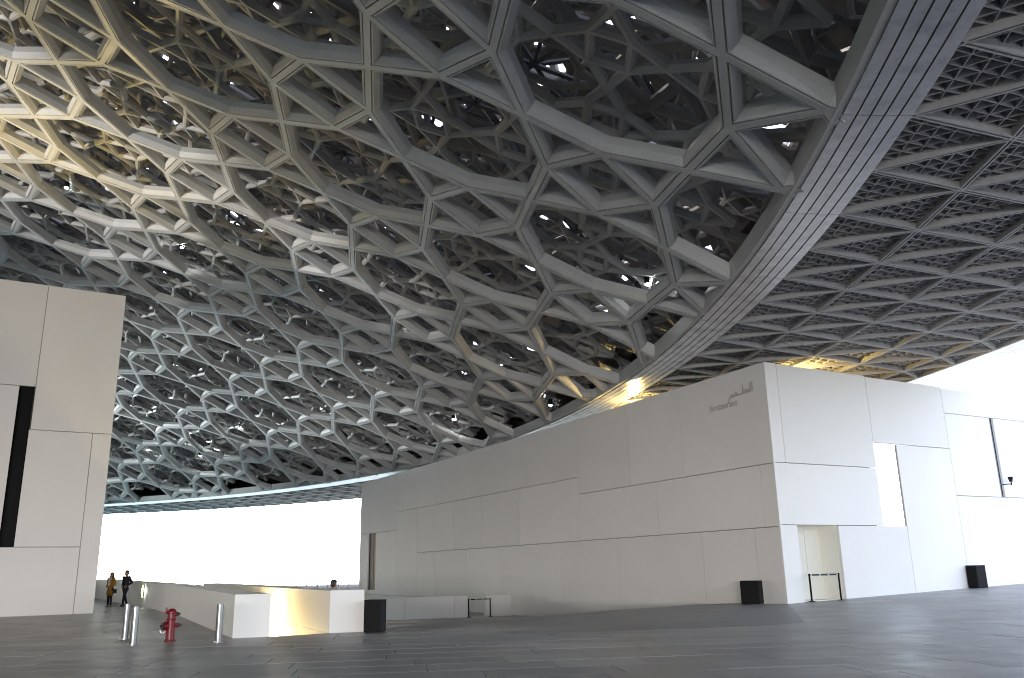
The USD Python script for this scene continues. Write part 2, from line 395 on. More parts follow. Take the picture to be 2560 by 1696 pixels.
def mesh_of(V, f):
    n, _, m, _ = V.shape
    F = (f[None] + (np.arange(n) * 2 * m)[:, None, None]).reshape(-1, 3)
    return trimesh.Trimesh(V.reshape(-1, 3), F, process=False)

dome = thing('dome', 'vast shallow dome of layered grey star lattice over the court', 'dome')
g = 0.038
W1, W2 = 0.10, 0.30
profile1 = [(-W2, 0.42), (-W2, 0.19), (-W1 - 2 * g, 0.0), (-W1 - g, 0.0), (-W1 - g, 0.075), (-W1, 0.075), (-W1, -0.012), (0.0, -0.012), (W1, -0.012), (W1, 0.075), (W1 + g, 0.075), (W1 + g, 0.0), (W1 + 2 * g, 0.0), (W2, 0.19), (W2, 0.42)]
P0, P1, K, r0, r1, ok, B, o = layer(1.0, 0.0, (0, 0), profile1, 0.0, RU - 0.02)
# ribs that reach the rim are cut there
cross = ((r0 < RU - 0.02) != (r1 < RU - 0.02)) & (np.minimum(r0, r1) < RU - 0.06)
sw = cross & (r0 > r1)
P0c, P1c, Kc = P0.copy(), P1.copy(), K.copy()
P0c[sw], P1c[sw] = P1[sw], P0[sw]; Kc[sw] = K[sw][:, [3, 2, 1, 0]]
for i in np.where(cross)[0]:
    a, b = 0.0, 1.0
    for _ in range(24):
        mth = (a + b) / 2
        if rho_of((P0c[i] + (P1c[i] - P0c[i]) * mth)[None], B, o)[0] < RU - 0.02: a = mth
        else: b = mth
    P1c[i] = P0c[i] + (P1c[i] - P0c[i]) * a; Kc[i, 2:] = 0
use = ok | cross
V1 = ribs(P0c[use], P1c[use], Kc[use], profile1, B, o, 0.0, LU)
F1 = rib_faces(len(profile1), closed=False)
# which ribs show largest
mid3 = V1.mean((1, 2)); px0, z0 = project(V1[:, 0, 7]); px1, z1 = project(V1[:, 1, 7])
size = np.linalg.norm(px1 - px0, axis=1)
inside = lambda p, z: (z > 1) & (p[:, 0] > -150) & (p[:, 0] < 2400) & (p[:, 1] > -120) & (p[:, 1] < 1270)
vis = (inside(px0, z0) | inside(px1, z1)) & (z0 > 1) & (z1 > 1)
order = np.argsort(-np.where(vis, size, -1))
for i in order[:300]:
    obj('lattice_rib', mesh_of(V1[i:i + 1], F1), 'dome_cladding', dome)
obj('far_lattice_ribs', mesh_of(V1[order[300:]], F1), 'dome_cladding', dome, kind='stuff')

def extra_layer(name, scale, rot, off, w1, w2, dep, h0, rmax, mat):
    prof = [(-w2, dep), (-w2, dep * 0.45), (-w1, 0.0), (0.0, 0.0), (w1, 0.0), (w2, dep * 0.45), (w2, dep)]
    P0, P1, K, r0, r1, ok, B, o = layer(scale, rot, off, prof, h0, rmax)
    V = ribs(P0[ok], P1[ok], K[ok], prof, B, o, h0, LU * scale)
    obj(name, mesh_of(V, rib_faces(7, closed=True)), mat, dome, kind='stuff')
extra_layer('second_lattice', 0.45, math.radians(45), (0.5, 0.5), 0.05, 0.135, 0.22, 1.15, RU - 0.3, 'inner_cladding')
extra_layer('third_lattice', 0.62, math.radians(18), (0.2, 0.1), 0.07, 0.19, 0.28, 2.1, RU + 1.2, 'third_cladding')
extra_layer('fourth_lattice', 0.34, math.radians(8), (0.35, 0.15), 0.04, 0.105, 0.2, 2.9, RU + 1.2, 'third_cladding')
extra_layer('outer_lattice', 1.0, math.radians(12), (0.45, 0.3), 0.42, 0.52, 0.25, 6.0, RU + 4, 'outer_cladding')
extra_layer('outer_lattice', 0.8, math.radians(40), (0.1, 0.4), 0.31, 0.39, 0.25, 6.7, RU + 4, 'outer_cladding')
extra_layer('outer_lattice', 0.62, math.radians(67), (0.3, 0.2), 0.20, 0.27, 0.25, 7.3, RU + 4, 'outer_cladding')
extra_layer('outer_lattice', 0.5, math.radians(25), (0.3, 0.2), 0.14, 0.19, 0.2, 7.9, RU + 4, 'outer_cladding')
# steel space frame between the inner and outer skins
def tubes(a, b, r):
    d = b - a; L = np.linalg.norm(d, axis=1, keepdims=True); t = d / L
    ref = np.where(np.abs(t[:, 2:3]) < 0.9, [[0, 0, 1.0]], [[1.0, 0, 0]])
    u = np.cross(t, ref); u /= np.linalg.norm(u, axis=1, keepdims=True); w = np.cross(t, u)
    V = [np.stack([a + r * (u * math.cos(q) + w * math.sin(q)), b + r * (u * math.cos(q) + w * math.sin(q))], 1) for q in (0.3, 1.87, 3.44, 5.01)]
    return mesh_of(np.stack(V, 2), rib_faces(4))
sp = 4.2
gi = np.array([(i, j) for i in range(-26, 27) for j in range(-28, 29)], float)
tri_uv = np.stack([(gi[:, 0] + gi[:, 1] * 0.5) * sp, gi[:, 1] * sp * 0.866], -1)
lowp = lambda ij: np.stack([(ij[..., 0] + ij[..., 1] * 0.5) * sp, ij[..., 1] * sp * 0.866], -1)
segs = []
for h, sh in ((3.3, 0.0), (5.5, 1 / 3)):
    for dxy in ((1, 0), (0, 1), (-1, 1)):
        a, b = lowp(gi + sh), lowp(gi + sh + np.array(dxy))
        k = (np.linalg.norm(a, axis=1) < RU + 1) & (np.linalg.norm(b, axis=1) < RU + 1)
        segs.append((dome_pt(a[k], h), dome_pt(b[k], h)))
for dxy in ((0, 0), (-1, 0), (0, -1)):
    a, b = lowp(gi), lowp(gi + 1 / 3 + np.array(dxy))
    k = (np.linalg.norm(a, axis=1) < RU + 1) & (np.linalg.norm(b, axis=1) < RU + 1)
    segs.append((dome_pt(a[k], 3.3), dome_pt(b[k], 5.5)))
obj('space_frame', tubes(np.vstack([s[0] for s in segs]), np.vstack([s[1] for s in segs]), 0.085), 'frame_steel', dome, kind='stuff')

# rim: banded fascia, triangulated soffit, outer bands, and the roof shell above them
def polar(r, a, z):
    return np.stack([DC[0] + r * np.cos(a), DC[1] + r * np.sin(a), np.broadcast_to(z, np.shape(a)) + 0 * r], -1)
def ring_strip(r0, z0, r1, z1, a0, a1, n, thick):
    """a panel of the cone between two circles; outer face down"""
    a = np.linspace(a0, a1, n + 1)
    top = [polar(r0, a, z0 + thick), polar(r1, a, z1 + thick)]; bot = [polar(r0, a, z0), polar(r1, a, z1)]
    v = np.stack([bot[0], bot[1], top[1], top[0]], 1).reshape(-1, 3)
    f = []
    for i in range(n):
        for k in range(4):
            a_, b_ = i * 4 + k, i * 4 + (k + 1) % 4
            f += [(a_, b_, a_ + 4), (b_, b_ + 4, a_ + 4)]
    for e in (0, n):
        q = [e * 4 + k for k in range(4)]
        t = [(q[0], q[2], q[1]), (q[0], q[3], q[2])]
        f += t if e == 0 else [x[::-1] for x in t]
    m = trimesh.Trimesh(v, np.array(f), process=False); m.fix_normals(); return m
NSEG = 112; step = 2 * math.pi / NSEG
base_a = math.radians(-5.46)
stripw = (RL - RU) / 5
rest_f = []
for k in range(NSEG):
    a0, a1 = base_a + k * step + 0.00012, base_a + (k + 1) * step - 0.00012
    deg = math.degrees((a0 + a1) / 2) % 360
    for j in range(5):
        ra, rb = RU + j * stripw + (0 if j == 0 else 0.018), RU + (j + 1) * stripw - (0.018 if j < 4 else 0)
        za, zb = ZU + (ZL - ZU) * (ra - RU) / (RL - RU), ZU + (ZL - ZU) * (rb - RU) / (RL - RU)
        m = ring_strip(ra, za, rb, zb, a0, a1, 4, 0.05)
        if deg < 88 or deg > 350: obj('fascia_panel', m, 'fascia_metal', dome)
        else: rest_f.append(m)
obj('far_fascia_panels', cat(*rest_f), 'fascia_metal', dome, kind='stuff')
full = np.linspace(0, 2 * math.pi, 226)
def cone(r0, z0, r1, z1):
    v = np.vstack([polar(r0, full, z0), polar(r1, full, z1)]); n = len(full)
    f = [(i, i + 1, n + i) for i in range(n - 1)] + [(i + 1, n + i + 1, n + i) for i in range(n - 1)]
    return trimesh.Trimesh(v, np.array(f), process=False)
obj('rim_backing', cat(cone(RU + 0.02, ZU + 0.08, RL - 0.02, ZL + 0.08), cone(RU, ZU, RU, ZU + 0.12)), 'roof_shell', dome)
obj('rim_beam', cat(cone(RU - 0.16, ZU + 0.03, RU, ZU + 0.03), cone(RU - 0.16, ZU + 0.03, RU - 0.16, ZU + 0.6), cone(RU - 0.16, ZU + 0.6, RU, ZU + 0.6)), 'inner_cladding', dome)
RO, ZO, RO2, ZO2 = 99.08, 8.567 + EYE, 101.49, 8.881 + EYE
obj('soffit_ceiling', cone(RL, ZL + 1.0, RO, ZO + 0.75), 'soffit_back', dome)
obj('roof_edge', cat(cone(RU + 3.2, ZU + 4.9, RO, ZO + 2.6), cone(RO, ZO + 2.6, RO2, ZO2 + 0.9), cone(RO2, ZO2 + 0.9, RO2 + 0.02, ZO2)), 'outer_cladding', dome)
rows_r = [RL + 0.03, 88.76, 91.50, 94.36, 97.37, 99.08]
rows_z = [ZL + (ZO - ZL) * (r - RL) / (RO - RL) for r in rows_r]
NA = 225; da = 2 * math.pi / NA; anchor = math.radians(0.95)
def node(i, k):
    a = anchor + (k + 0.5 * (i % 2)) * da + math.radians(0.05) * i
    return np.array([DC[0] + rows_r[i] * math.cos(a), DC[1] + rows_r[i] * math.sin(a), rows_z[i]])
def fin(a, b, wb, wt, dep, up_=0.0):
    """tapered fins: wb wide below, wt above"""
    a, b = np.atleast_2d(a), np.atleast_2d(b)
    t = b - a; t = t / np.linalg.norm(t, axis=1, keepdims=True); n = np.stack([-t[:, 1], t[:, 0], 0 * t[:, 0]], -1)
    zz = np.array([0, 0, 1.0])
    V = [np.stack([a + n * s * w / 2 + zz * h, b + n * s * w / 2 + zz * h], 1) for s, w, h in ((-1, wt, up_ + dep), (-1, wb, up_), (1, wb, up_), (1, wt, up_ + dep))]
    return np.stack(V, 2)
beams, tris = [], []
for i in range(6):
    for k in range(NA):
        p = node(i, k)
        if i > 0: beams.append((p, node(i, k + 1)))
        if i < 5:
            if i % 2 == 0: up2 = (node(i + 1, k), node(i + 1, k - 1))
            else: up2 = (node(i + 1, k + 1), node(i + 1, k))
            beams.append((p, up2[0])); beams.append((p, up2[1]))
            tris.append((p, up2[0], up2[1], i)); tris.append((p, node(i, k + 1), up2[0], i))
ba, bb = np.array([x[0] for x in beams]), np.array([x[1] for x in beams])
def section(a, b, prof):
    t = b - a; t = t / np.linalg.norm(t, axis=1, keepdims=True); n = np.stack([-t[:, 1], t[:, 0], 0 * t[:, 0]], -1)
    return np.stack([np.stack([a + n * o + [0, 0, h], b + n * o + [0, 0, h]], 1) for o, h in prof], 2)
VB = section(ba, bb, [(-.075, .36), (-.065, 0.0), (-.026, 0.0), (-.026, .06), (.026, .06), (.026, 0.0), (.065, 0.0), (.075, .36)])
# two fine ridges along each main beam are part of its section
pa, za_ = project(ba); pb, zb_ = project(bb)
inv = lambda p, z: (z > 1) & (p[:, 0] > -50) & (p[:, 0] < 2650) & (p[:, 1] > -60) & (p[:, 1] < 1300)
sz = np.where(inv(pa, za_) | inv(pb, zb_), np.linalg.norm(pa - pb, axis=1), -1); sz[(za_ < 1) | (zb_ < 1)] = -1
order = np.argsort(-sz)
FB, FM = rib_faces(4), rib_faces(8)
for i in order[:300]: obj('soffit_beam', mesh_of(VB[i:i + 1], FM), 'soffit_metal', dome)
obj('far_soffit_beams', mesh_of(VB[order[300:]], FM), 'soffit_metal', dome, kind='stuff')
fa, fb, fw = [], [], []
ND = 6
for (p, q, r, i) in tris:
    for (x, y, z) in ((p, q, r), (q, r, p), (r, p, q)):
        for m_ in range(1, ND):
            s = m_ / ND
            fa.append(x + (y - x) * s); fb.append(x + (z - x) * s)
fa, fb = np.array(fa), np.array(fb)
obj('soffit_fins', mesh_of(fin(fa, fb, 0.024, 0.030, 0.15, 0.15), FB), 'soffit_metal', dome, kind='stuff')
rest_o = []
for k in range(NSEG):
    a0, a1 = base_a + k * step + 0.0001, base_a + (k + 1) * step - 0.0001
    for j in range(5):
        ra, rb = RO + 0.05 + (RO2 - RO - 0.05) * (j + 0.04) / 5, RO + 0.05 + (RO2 - RO - 0.05) * (j + 0.94) / 5
        za, zb = ZO + (ZO2 - ZO) * (ra - RO) / (RO2 - RO), ZO + (ZO2 - ZO) * (rb - RO) / (RO2 - RO)
        rest_o.append(ring_strip(ra, za, rb, zb, a0, a1, 3, 0.06))
obj('outer_rim_strips', cat(*rest_o), 'fascia_metal', dome, kind='stuff')
obj('rim_backing', cone(RO, ZO + 0.09, RO2, ZO2 + 0.09), 'roof_shell', dome)

# ------------------------------------------------------------------ panelled buildings
def panel(curve, s0, s1, z0, z1, thick=0.10, gap=0.011, proud=0.0, n=None):
    a, b = s0 + gap, s1 - gap
    n = n or max(1, int((b - a) / 2.0))
    s = np.linspace(a, b, n + 1); p, nn = curve(s)
    f0, f1 = p + nn * proud, p - nn * (thick - proud)
    c = 0.006
    v = []
    for (q, z) in ((f0 - nn * c, z0 + gap), (f0, z0 + gap + c), (f0, z1 - gap - c), (f0 - nn * c, z1 - gap), (f1, z1 - gap), (f1, z0 + gap)):
        v.append(np.column_stack([q, np.full(len(q), z)]))
    V = np.stack(v, 1).reshape(-1, 3); f = []
    m = 6
    for i in range(n):
        for k in range(m):
            x, y = i * m + k, i * m + (k + 1) % m
            f += [(x, y, x + m), (y, y + m, x + m)]
    for e in (0, n):
        for k in range(1, m - 1):
            t = (e * m, e * m + k, e * m + k + 1); f.append(t if e else t[::-1])
    ms = trimesh.Trimesh(V, np.array(f), process=False); ms.fix_normals(); return ms
def straight(p0, d, n):
    p0, d, n = map(np.asarray, (p0, d, n))
    return lambda s: (p0 + np.asarray(s, float)[..., None] * d, np.broadcast_to(n, np.shape(s) + (2,)))
def curve_front(s):
    p, n = wall_curve(s); return p, n
_p, _n = wall_curve(np.array([5.0]))
if _n[0] @ (np.array([0, 20.0]) - _p[0]) < 0:
    curve_front = lambda s: (wall_curve(s)[0], -wall_curve(s)[1])
right_face = straight(CORNER, DV, NV)

rest_bld = thing('restaurant_building', 'long white panelled building with a curved front and sharp corner', 'building')
ZT = 9.2
front = []
top = [0, 5.49, 9.57, 14.33, 19.95, 27.8, 33.8, 41.45, 50.3]
for a, b in zip(top[:-1], top[1:]):
    zb = 5.2 if b <= 14.4 else (6.1 if b <= 41.5 else 4.67)
    front.append((a, b, zb, ZT))
for a, b in zip([0, .78, 7.53], [.78, 7.53, 14.33]): front.append((a, b, 2.8, 5.2))
for a, b in zip([14.33, 21.0, 26.2, 30.7], [21.0, 26.2, 30.7, 37.3]): front.append((a, b, 2.8, 6.1))
front.append((37.3, 41.45, -0.36, 6.1))
for a, b in zip([0, 1.4, 4.6, 10.95, 16.3, 23.6, 28.65, 33.95], [1.4, 4.6, 10.95, 16.3, 23.6, 28.65, 33.95, 37.3]):
    front.append((a, b, (-0.36 if a > 23 else -1.6), 2.8))
front += [(41.45, 46.35, -0.36, 4.67), (48.2, 50.3, -0.36, 4.67), (46.35, 48.2, -0.36, 0.03), (23.6, 37.3, -1.6, -0.36), (37.3, 50.3, -1.6, -0.36)]
for (a, b, z0, z1) in front:
    first = 0.011 if a > 0 else 0.0
    obj('wall_panel', panel(curve_front, a - (0.011 - first), b, z0, z1), 'wall_panel', rest_bld)
obj('wall_core', cat(panel(lambda s: (curve_front(s)[0] - curve_front(s)[1] * 0.13, curve_front(s)[1]), 0.2, 46.3, -1.6, ZT - 0.05, 0.35, n=40),
                     panel(lambda s: (curve_front(s)[0] - curve_front(s)[1] * 0.13, curve_front(s)[1]), 48.25, 50.2, -1.6, ZT - 0.05, 0.35, n=3), panel(lambda s: (curve_front(s)[0] - curve_front(s)[1] * 0.13, curve_front(s)[1]), 46.3, 48.25, -1.6, 0.0, 0.35, n=2),
                     panel(lambda s: (curve_front(s)[0] - curve_front(s)[1] * 0.13, curve_front(s)[1]), 46.3, 48.25, 4.7, ZT - 0.05, 0.35, n=2)), 'joint_dark', rest_bld)
# end return of the curved wall
pe, ne = curve_front(np.array([50.3])); te = np.array([-ne[0][1], ne[0][0]])
obj('wall_panel', panel(straight(pe[0], -ne[0], te if te @ np.array([-1, 0]) > 0 else -te), 0.0, 12, -1.6, ZT, 0.3), 'wall_panel', rest_bld)
# window at the far end: recess, timber lining, mullion
wf = curve_front
rec = cat(panel(lambda s: (wf(s)[0] - wf(s)[1] * 0.75, wf(s)[1]), 46.3, 48.25, -0.3, 4.7, 0.05))
win = obj('window', panel(lambda s: (wf(s)[0] - wf(s)[1] * 0.16, wf(s)[1]), 46.3, 47.2, 0.0, 4.68, 0.05), 'timber_lining', rest_bld, label='tall narrow window lined with timber')
obj('frame', panel(lambda s: (wf(s)[0] - wf(s)[1] * 0.14, wf(s)[1]), 47.18, 47.26, 0.0, 4.68, 0.10), 'joint_dark', win)
obj('reveal', panel(lambda s: (wf(s)[0] - wf(s)[1] * 0.22, wf(s)[1]), 47.24, 48.25, 0.0, 4.68, 0.05), 'reveal_stone', win)
# right-hand face
right = [(0, .64, 5.22, ZT), (.64, 5.87, 5.22, ZT - .03), (5.87, 10.92, 6.28, ZT - 0.08), (0, 5.85, 2.86, 5.22), (0, .90, -.1, 2.86), (3.15, 7.30, -.1, 2.86), (7.30, 10.92, -.1, 6.28),
         (10.92, 18.0, 7.9, ZT - .14), (10.92, 14.22, 4.2, 7.9), (14.52, 20.0, 4.2, 7.9), (10.92, 15.12, -.1, 4.2), (15.12, 21.0, -.1, 4.2), (18.0, 26.0, 7.9, ZT - .2), (20.0, 26.0, 4.2, 7.9), (21.0, 26.0, -.1, 4.2)]
for (a, b, z0, z1) in right:
    obj('wall_panel', panel(right_face, a + (0.0 if a else -0.011), b, z0, z1), 'wall_panel', rest_bld)
rc = lambda off: (lambda s: (right_face(s)[0] - NV * off, right_face(s)[1]))
core = [(0.15, 0.78, -.1, 2.84), (0.15, 5.62, 2.9, ZT - .1), (3.28, 5.62, -.1, 2.9), (5.62, 8.7, -.1, 2.70), (5.62, 8.7, 6.5, ZT - .15), (8.7, 14.2, -.1, ZT - .2), (14.2, 14.55, -.1, 4.15), (14.2, 14.55, 7.95, ZT - .2), (14.55, 25.9, -.1, ZT - .25)]
obj('wall_core', cat(*[panel(rc(0.13), a, b, z0, z1, 0.3, gap=0.0) for a, b, z0, z1 in core]), 'joint_dark', rest_bld)
# slot window with a blue-grey blind
obj('slot_window', panel(rc(0.16), 14.2, 14.55, 4.15, 7.95, 0.05, gap=0), 'slot_grey', rest_bld, label='narrow slot window with blue grey pane')
# doorway recess
door = obj('doorway', cat(panel(rc(1.0), 0.5, 2.30, -.05, 3.0, 0.08), panel(rc(1.0), 2.30, 3.6, -.05, 3.0, 0.08)), 'cream_panel', rest_bld, label='cream lined doorway recess')
side0 = straight(CORNER + DV * 0.915 - NV * 0.11, -NV, DV); side1 = straight(CORNER + DV * 3.135 - NV * 0.11, -NV, -DV)
obj('side_lining', panel(side1, 0, .9, -.05, 2.95, 0.06, gap=0), 'cream_panel', door)
obj('side_lining', panel(side0, 0, .9, -.05, 2.95, 0.06, gap=0), 'cream_panel', door)
cl = np.array([CORNER + DV * .8 - NV * .12, CORNER + DV * 3.25 - NV * .12, CORNER + DV * 3.25 - NV * 1.05, CORNER + DV * .8 - NV * 1.05])
_c = trimesh.creation.extrude_polygon(sg.Polygon(cl), 0.05); _c.apply_translation([0, 0, 2.87]); obj('soffit_lining', _c, 'cream_panel', door)
_c = trimesh.creation.extrude_polygon(sg.Polygon(cl), 0.04); _c.apply_translation([0, 0, 0.03]); obj('threshold', _c, 'cream_panel', door)
# flat roof strip behind the parapet of the curved front
s_ = np.linspace(1, 50, 25); pf, nf = curve_front(s_)
roof = sg.Polygon(np.vstack([pf - nf * 0.5, (pf - nf * 5.0)[::-1]]))
_c = trimesh.creation.extrude_polygon(roof.buffer(0), 0.2); _c.apply_translation([0, 0, 8.2]); obj('roof', _c, 'deck_pale', rest_bld)

# left building
LP, LD, LN = np.array([-17.68, 37.14]), np.array([-0.846, -0.533]), np.array([0.533, -0.846])
lf = straight(LP, LD, LN)
gal = thing('gallery_building', 'tall white panelled block with a black vertical slot at left', 'building')
for (a, b, z0, z1) in [(0, 3.15, 7.5, 13.9), (3.15, 9.5, 9.33, 13.9), (0, .76, -.1, 7.5), (.76, 3.2, 2.69, 7.5), (3.74, 9.5, 2.69, 9.33), (.76, 9.5, -.1, 2.69), (9.5, 16, 7.5, 13.9), (9.5, 16, -.1, 7.5), (16, 26, -.1, 13.9)]:
    obj('wall_panel', panel(lf, a, b, z0, z1), 'wall_panel_warm', gal)
lc = lambda off: (lambda s: (lf(s)[0] - LN * off, lf(s)[1]))
obj('wall_core', cat(panel(lc(.13), .1, 3.18, -.1, 13.85, .3, gap=0), panel(lc(.13), 3.76, 25.9, -.1, 13.85, .3, gap=0), panel(lc(.13), 3.18, 3.76, -.1, 2.66, .3, gap=0), panel(lc(.13), 3.18, 3.76, 9.36, 13.85, .3, gap=0)), 'joint_dark', gal)
obj('slot_window', panel(lc(.30), 3.1, 3.85, 2.6, 9.4, .06, gap=0), 'slot_dark', gal, label='tall black slot window')
obj('side_wall', panel(straight(LP, -LN, -LD), .12, 16, -.1, 13.9, .3, gap=0), 'wall_panel_warm', gal)
rp = np.array([LP - LN * .4, LP + LD * 25.9 - LN * .4, LP + LD * 25.9 - LN * 16, LP - LN * 16])
_c = trimesh.creation.extrude_polygon(sg.Polygon(rp).buffer(0), 0.2); _c.apply_translation([0, 0, 13.1]); obj('roof', _c, 'deck_pale', gal)

# ------------------------------------------------------------------ low walls
def low_wall(pts_l, pts_r, z0, z1a, z1b, seams, label, mat='wall_panel'):
    """a parapet between two polylines with the same number of points, cut at seams into stone blocks"""
    t = thing('low_wall', label, 'wall')
    pl, pr = np.asarray(pts_l, float), np.asarray(pts_r, float); n = len(pl)
    L = np.r_[0, np.cumsum(np.linalg.norm(np.diff(pl, axis=0), axis=1))]
    at = lambda P, s: np.array([np.interp(s, L, P[:, k]) for k in (0, 1)]).T
    cuts = [0] + list(seams) + [L[-1]]
    for a, b in zip(cuts[:-1], cuts[1:]):
        g_ = 0.008; s = np.array([a + g_ * (a > 0), b - g_ * (b < L[-1])])
        ks = np.unique(np.r_[s, L[(L > s[0]) & (L < s[1])]])
        l, r = at(pl, ks), at(pr, ks); zt = z1a + (z1b - z1a) * ks / L[-1]
        m = len(ks); c = 0.012
        nd = (r - l) / np.linalg.norm(r - l, axis=1, keepdims=True)
        sec = [np.column_stack([l, np.full(m, z0)]), np.column_stack([l, zt - c]), np.column_stack([l + nd * c, zt]), np.column_stack([r - nd * c, zt]), np.column_stack([r, zt - c]), np.column_stack([r, np.full(m, z0)])]
        V = np.stack(sec, 1).reshape(-1, 3); f = []
        for i in range(m - 1):
            for k in range(6):
                x, y = i * 6 + k, i * 6 + (k + 1) % 6; f += [(x, y, x + 6), (y, y + 6, x + 6)]
        for e in (0, m - 1):
            for k in range(1, 5):
                q = (e * 6, e * 6 + k, e * 6 + k + 1); f.append(q if e else q[::-1])
        ms = trimesh.Trimesh(V, np.array(f), process=False); ms.fix_normals()
        obj('stone_block', ms, mat, t)
    return t
a0 = np.array([-6.62, 20.83])
low_wall([a0, (-12.5, 33.0), (-17.4, 42.0), (-22.3, 50.2), (-31, 65)], [(-5.86, 21.13), (-11.75, 33.4), (-16.65, 42.4), (-21.5, 50.7), (-30.2, 65.5)], -3.0, 0.97, 1.32, [13.5, 23.7, 33.0], 'long low white wall running from the fire hydrant back to the walkers')
e2 = w2_in + w2_dir * 32
low_wall([w2_in, w2_in + w2_dir * 12, e2], [(-3.82, 22.2), tuple(np.array([-3.82, 22.2]) + w2_dir * 12), tuple(e2 + [.8, .25])], -3.0, 1.0, 1.0, [5.5, 11.0, 19.0], 'low white wall lit yellow on its inner face beside the black bin')
low_wall([(-14.0, 46.4), (-7.52, 48.82), (-2.83, 50.71)], [(-14.1, 46.85), (-7.65, 49.25), (-2.95, 51.15)], -1.6, 0.02, 0.05, [8.3, 11.2], 'low pale parapet in front of the far half of the curved wall')
low_wall([(-1.79, 51.42), (-0.35, 52.0)], [(-1.95, 51.85), (-0.5, 52.4)], -1.6, 0.05, 0.05, [], 'short pale parapet stub touching the curved wall')
# low far wall closing the end of the passage
low_wall([(-30.5, 65.5), (-60, 78)], [(-30.2, 66), (-59.8, 78.5)], -3.0, 1.25, 1.25, [9, 18], 'distant low white wall behind the two walkers')

# ------------------------------------------------------------------ street furniture
def bollard(label, loc):
    t = thing('bollard', label, 'bollard', loc, group='steel bollards near the fire hydrant')
    prof = [(0, .80), (.066, .80), (.072, .794), (.072, .012), (0, .012)]
    obj('post', revolve(prof[::-1], 32), 'steel', t, smooth=35)
    obj('base_plate', revolve([(0, 0.001), (.135, .001), (.135, .010), (.128, .014), (.074, .014), (0, .014)], 32), 'steel', t, smooth=35)
    for k in range(4):
        a = math.pi / 4 + k * math.pi / 2
        obj('bolt', cat(cyl(.014, .013, .034, 8, (.108 * math.cos(a), .108 * math.sin(a)))), 'steel', t)
    return t
b0 = bollard('steel bollard at the back of the pair, half hidden by the other', (-9.24, 21.10, 0))
copy_of(b0, (-8.25, 19.27, 0), 0.2, 'steel bollard at the front of the pair left of the fire hydrant')
copy_of(b0, (-6.53, 19.58, 0), 0.5, 'lone steel bollard between the fire hydrant and the end of the low wall')

hy = thing('fire_hydrant', 'red fire hydrant with side outlets standing between the steel bollards', 'fire hydrant', (-7.84, 20.23, 0), math.radians(15))
obj('barrel', revolve([(0, .001), (.125, .001), (.125, .02), (.105, .03), (.098, .06), (.086, .40), (.086, .46), (.0, .46)], 28), 'hydrant_red', hy, smooth=35)
obj('collar', revolve([(0, .452), (.10, .452), (.105, .462), (.105, .485), (.088, .495), (.084, .60), (.10, .61), (.10, .635), (0, .635)], 28), 'hydrant_red', hy, smooth=35)
obj('bonnet', revolve([(0, .634), (.094, .634), (.09, .66), (.07, .69), (.04, .705), (0, .71)], 28), 'hydrant_red', hy, smooth=40)
def outlet(name, dirx, diry, z, r, L, mat_cap):
    p = np.array([dirx, diry, 0.0])
    o1 = obj(name, cat(rod(p * .05 + [0, 0, z], p * (.09 + L) + [0, 0, z], r, 20), rod(p * (.085 + L * .55) + [0, 0, z], p * (.085 + L * .8) + [0, 0, z], r * 1.25, 20)), 'hydrant_red', hy, smooth=35)
    obj('cap', cat(rod(p * (.09 + L) + [0, 0, z], p * (.13 + L) + [0, 0, z], r * .9, 8), rod(p * (.13 + L) + [0, 0, z], p * (.165 + L) + [0, 0, z], r * .38, 5)), mat_cap, o1)
outlet('pumper_outlet', -.94, -.34, .335, .085, .065, 'hydrant_dark')
outlet('side_outlet', .98, .17, .345, .045, .06, 'hydrant_dark')
outlet('top_outlet', .97, -.2, .585, .045, .035, 'hydrant_dark')
v_ = obj('valve', cat(rod([-.05, 0, .60], [-.125, -.02, .645], .035, 14), rod([-.125, -.02, .645], [-.115, -.02, .715], .022, 10)), 'hydrant_red', hy, smooth=35)
obj('cap', rod([-.115, -.02, .71], [-.112, -.02, .735], .026, 6), 'hydrant_dark', v_)
th = np.linspace(0.3, 2.9, 12); ch = np.column_stack([-.13 + .06 * np.cos(th) - .03, -.05 + 0 * th, .27 - .085 * np.sin(th)])
obj('chain', cat(*[rod(a, b, .007, 6) for a, b in zip(ch[:-1], ch[1:])]), 'steel', hy)

def bin_(label, loc, rotz, w, d, h, lean=None):
    t = thing('black_bin', label, 'bin', loc, rotz)
    obj('bin_body', rbox(-w / 2, w / 2, -d / 2, d / 2, .015, h, .012), 'black_paint', t)
    obj('side_panel', rbox(w / 2 - .002, w / 2 + .006, -d / 2 + .03, d / 2 - .03, .05, h - .04, .003), 'black_side', t)
    obj('front_panel', rbox(-w / 2 + .03, w / 2 - .03, -d / 2 - .006, -d / 2 + .002, .05, h - .04, .003), 'black_paint', t)
    obj('lid', cat(rbox(-w / 2 - .004, w / 2 + .004, -d / 2 - .004, d / 2 + .004, h + .001, h + .022, .006)), 'black_side', t)
    obj('base', cat(rbox(-w / 2 + .02, w / 2 - .02, -d / 2 + .02, d / 2 - .02, 0, .02, .004)), 'black_side', t)
    return t
bin_('black bin at the end of the low wall, nearest of the bins', (-3.50, 21.95, 0), math.radians(-12), .43, .40, .74)
bin_('square black bin against the curved wall left of its corner', (8.95, 33.9, -0.01), math.radians(-30), .70, .6, .82)
bin_('black bin against the bright right-hand wall', (19.75, 38.05, 0.275), math.radians(29.2), .66, .46, .92)

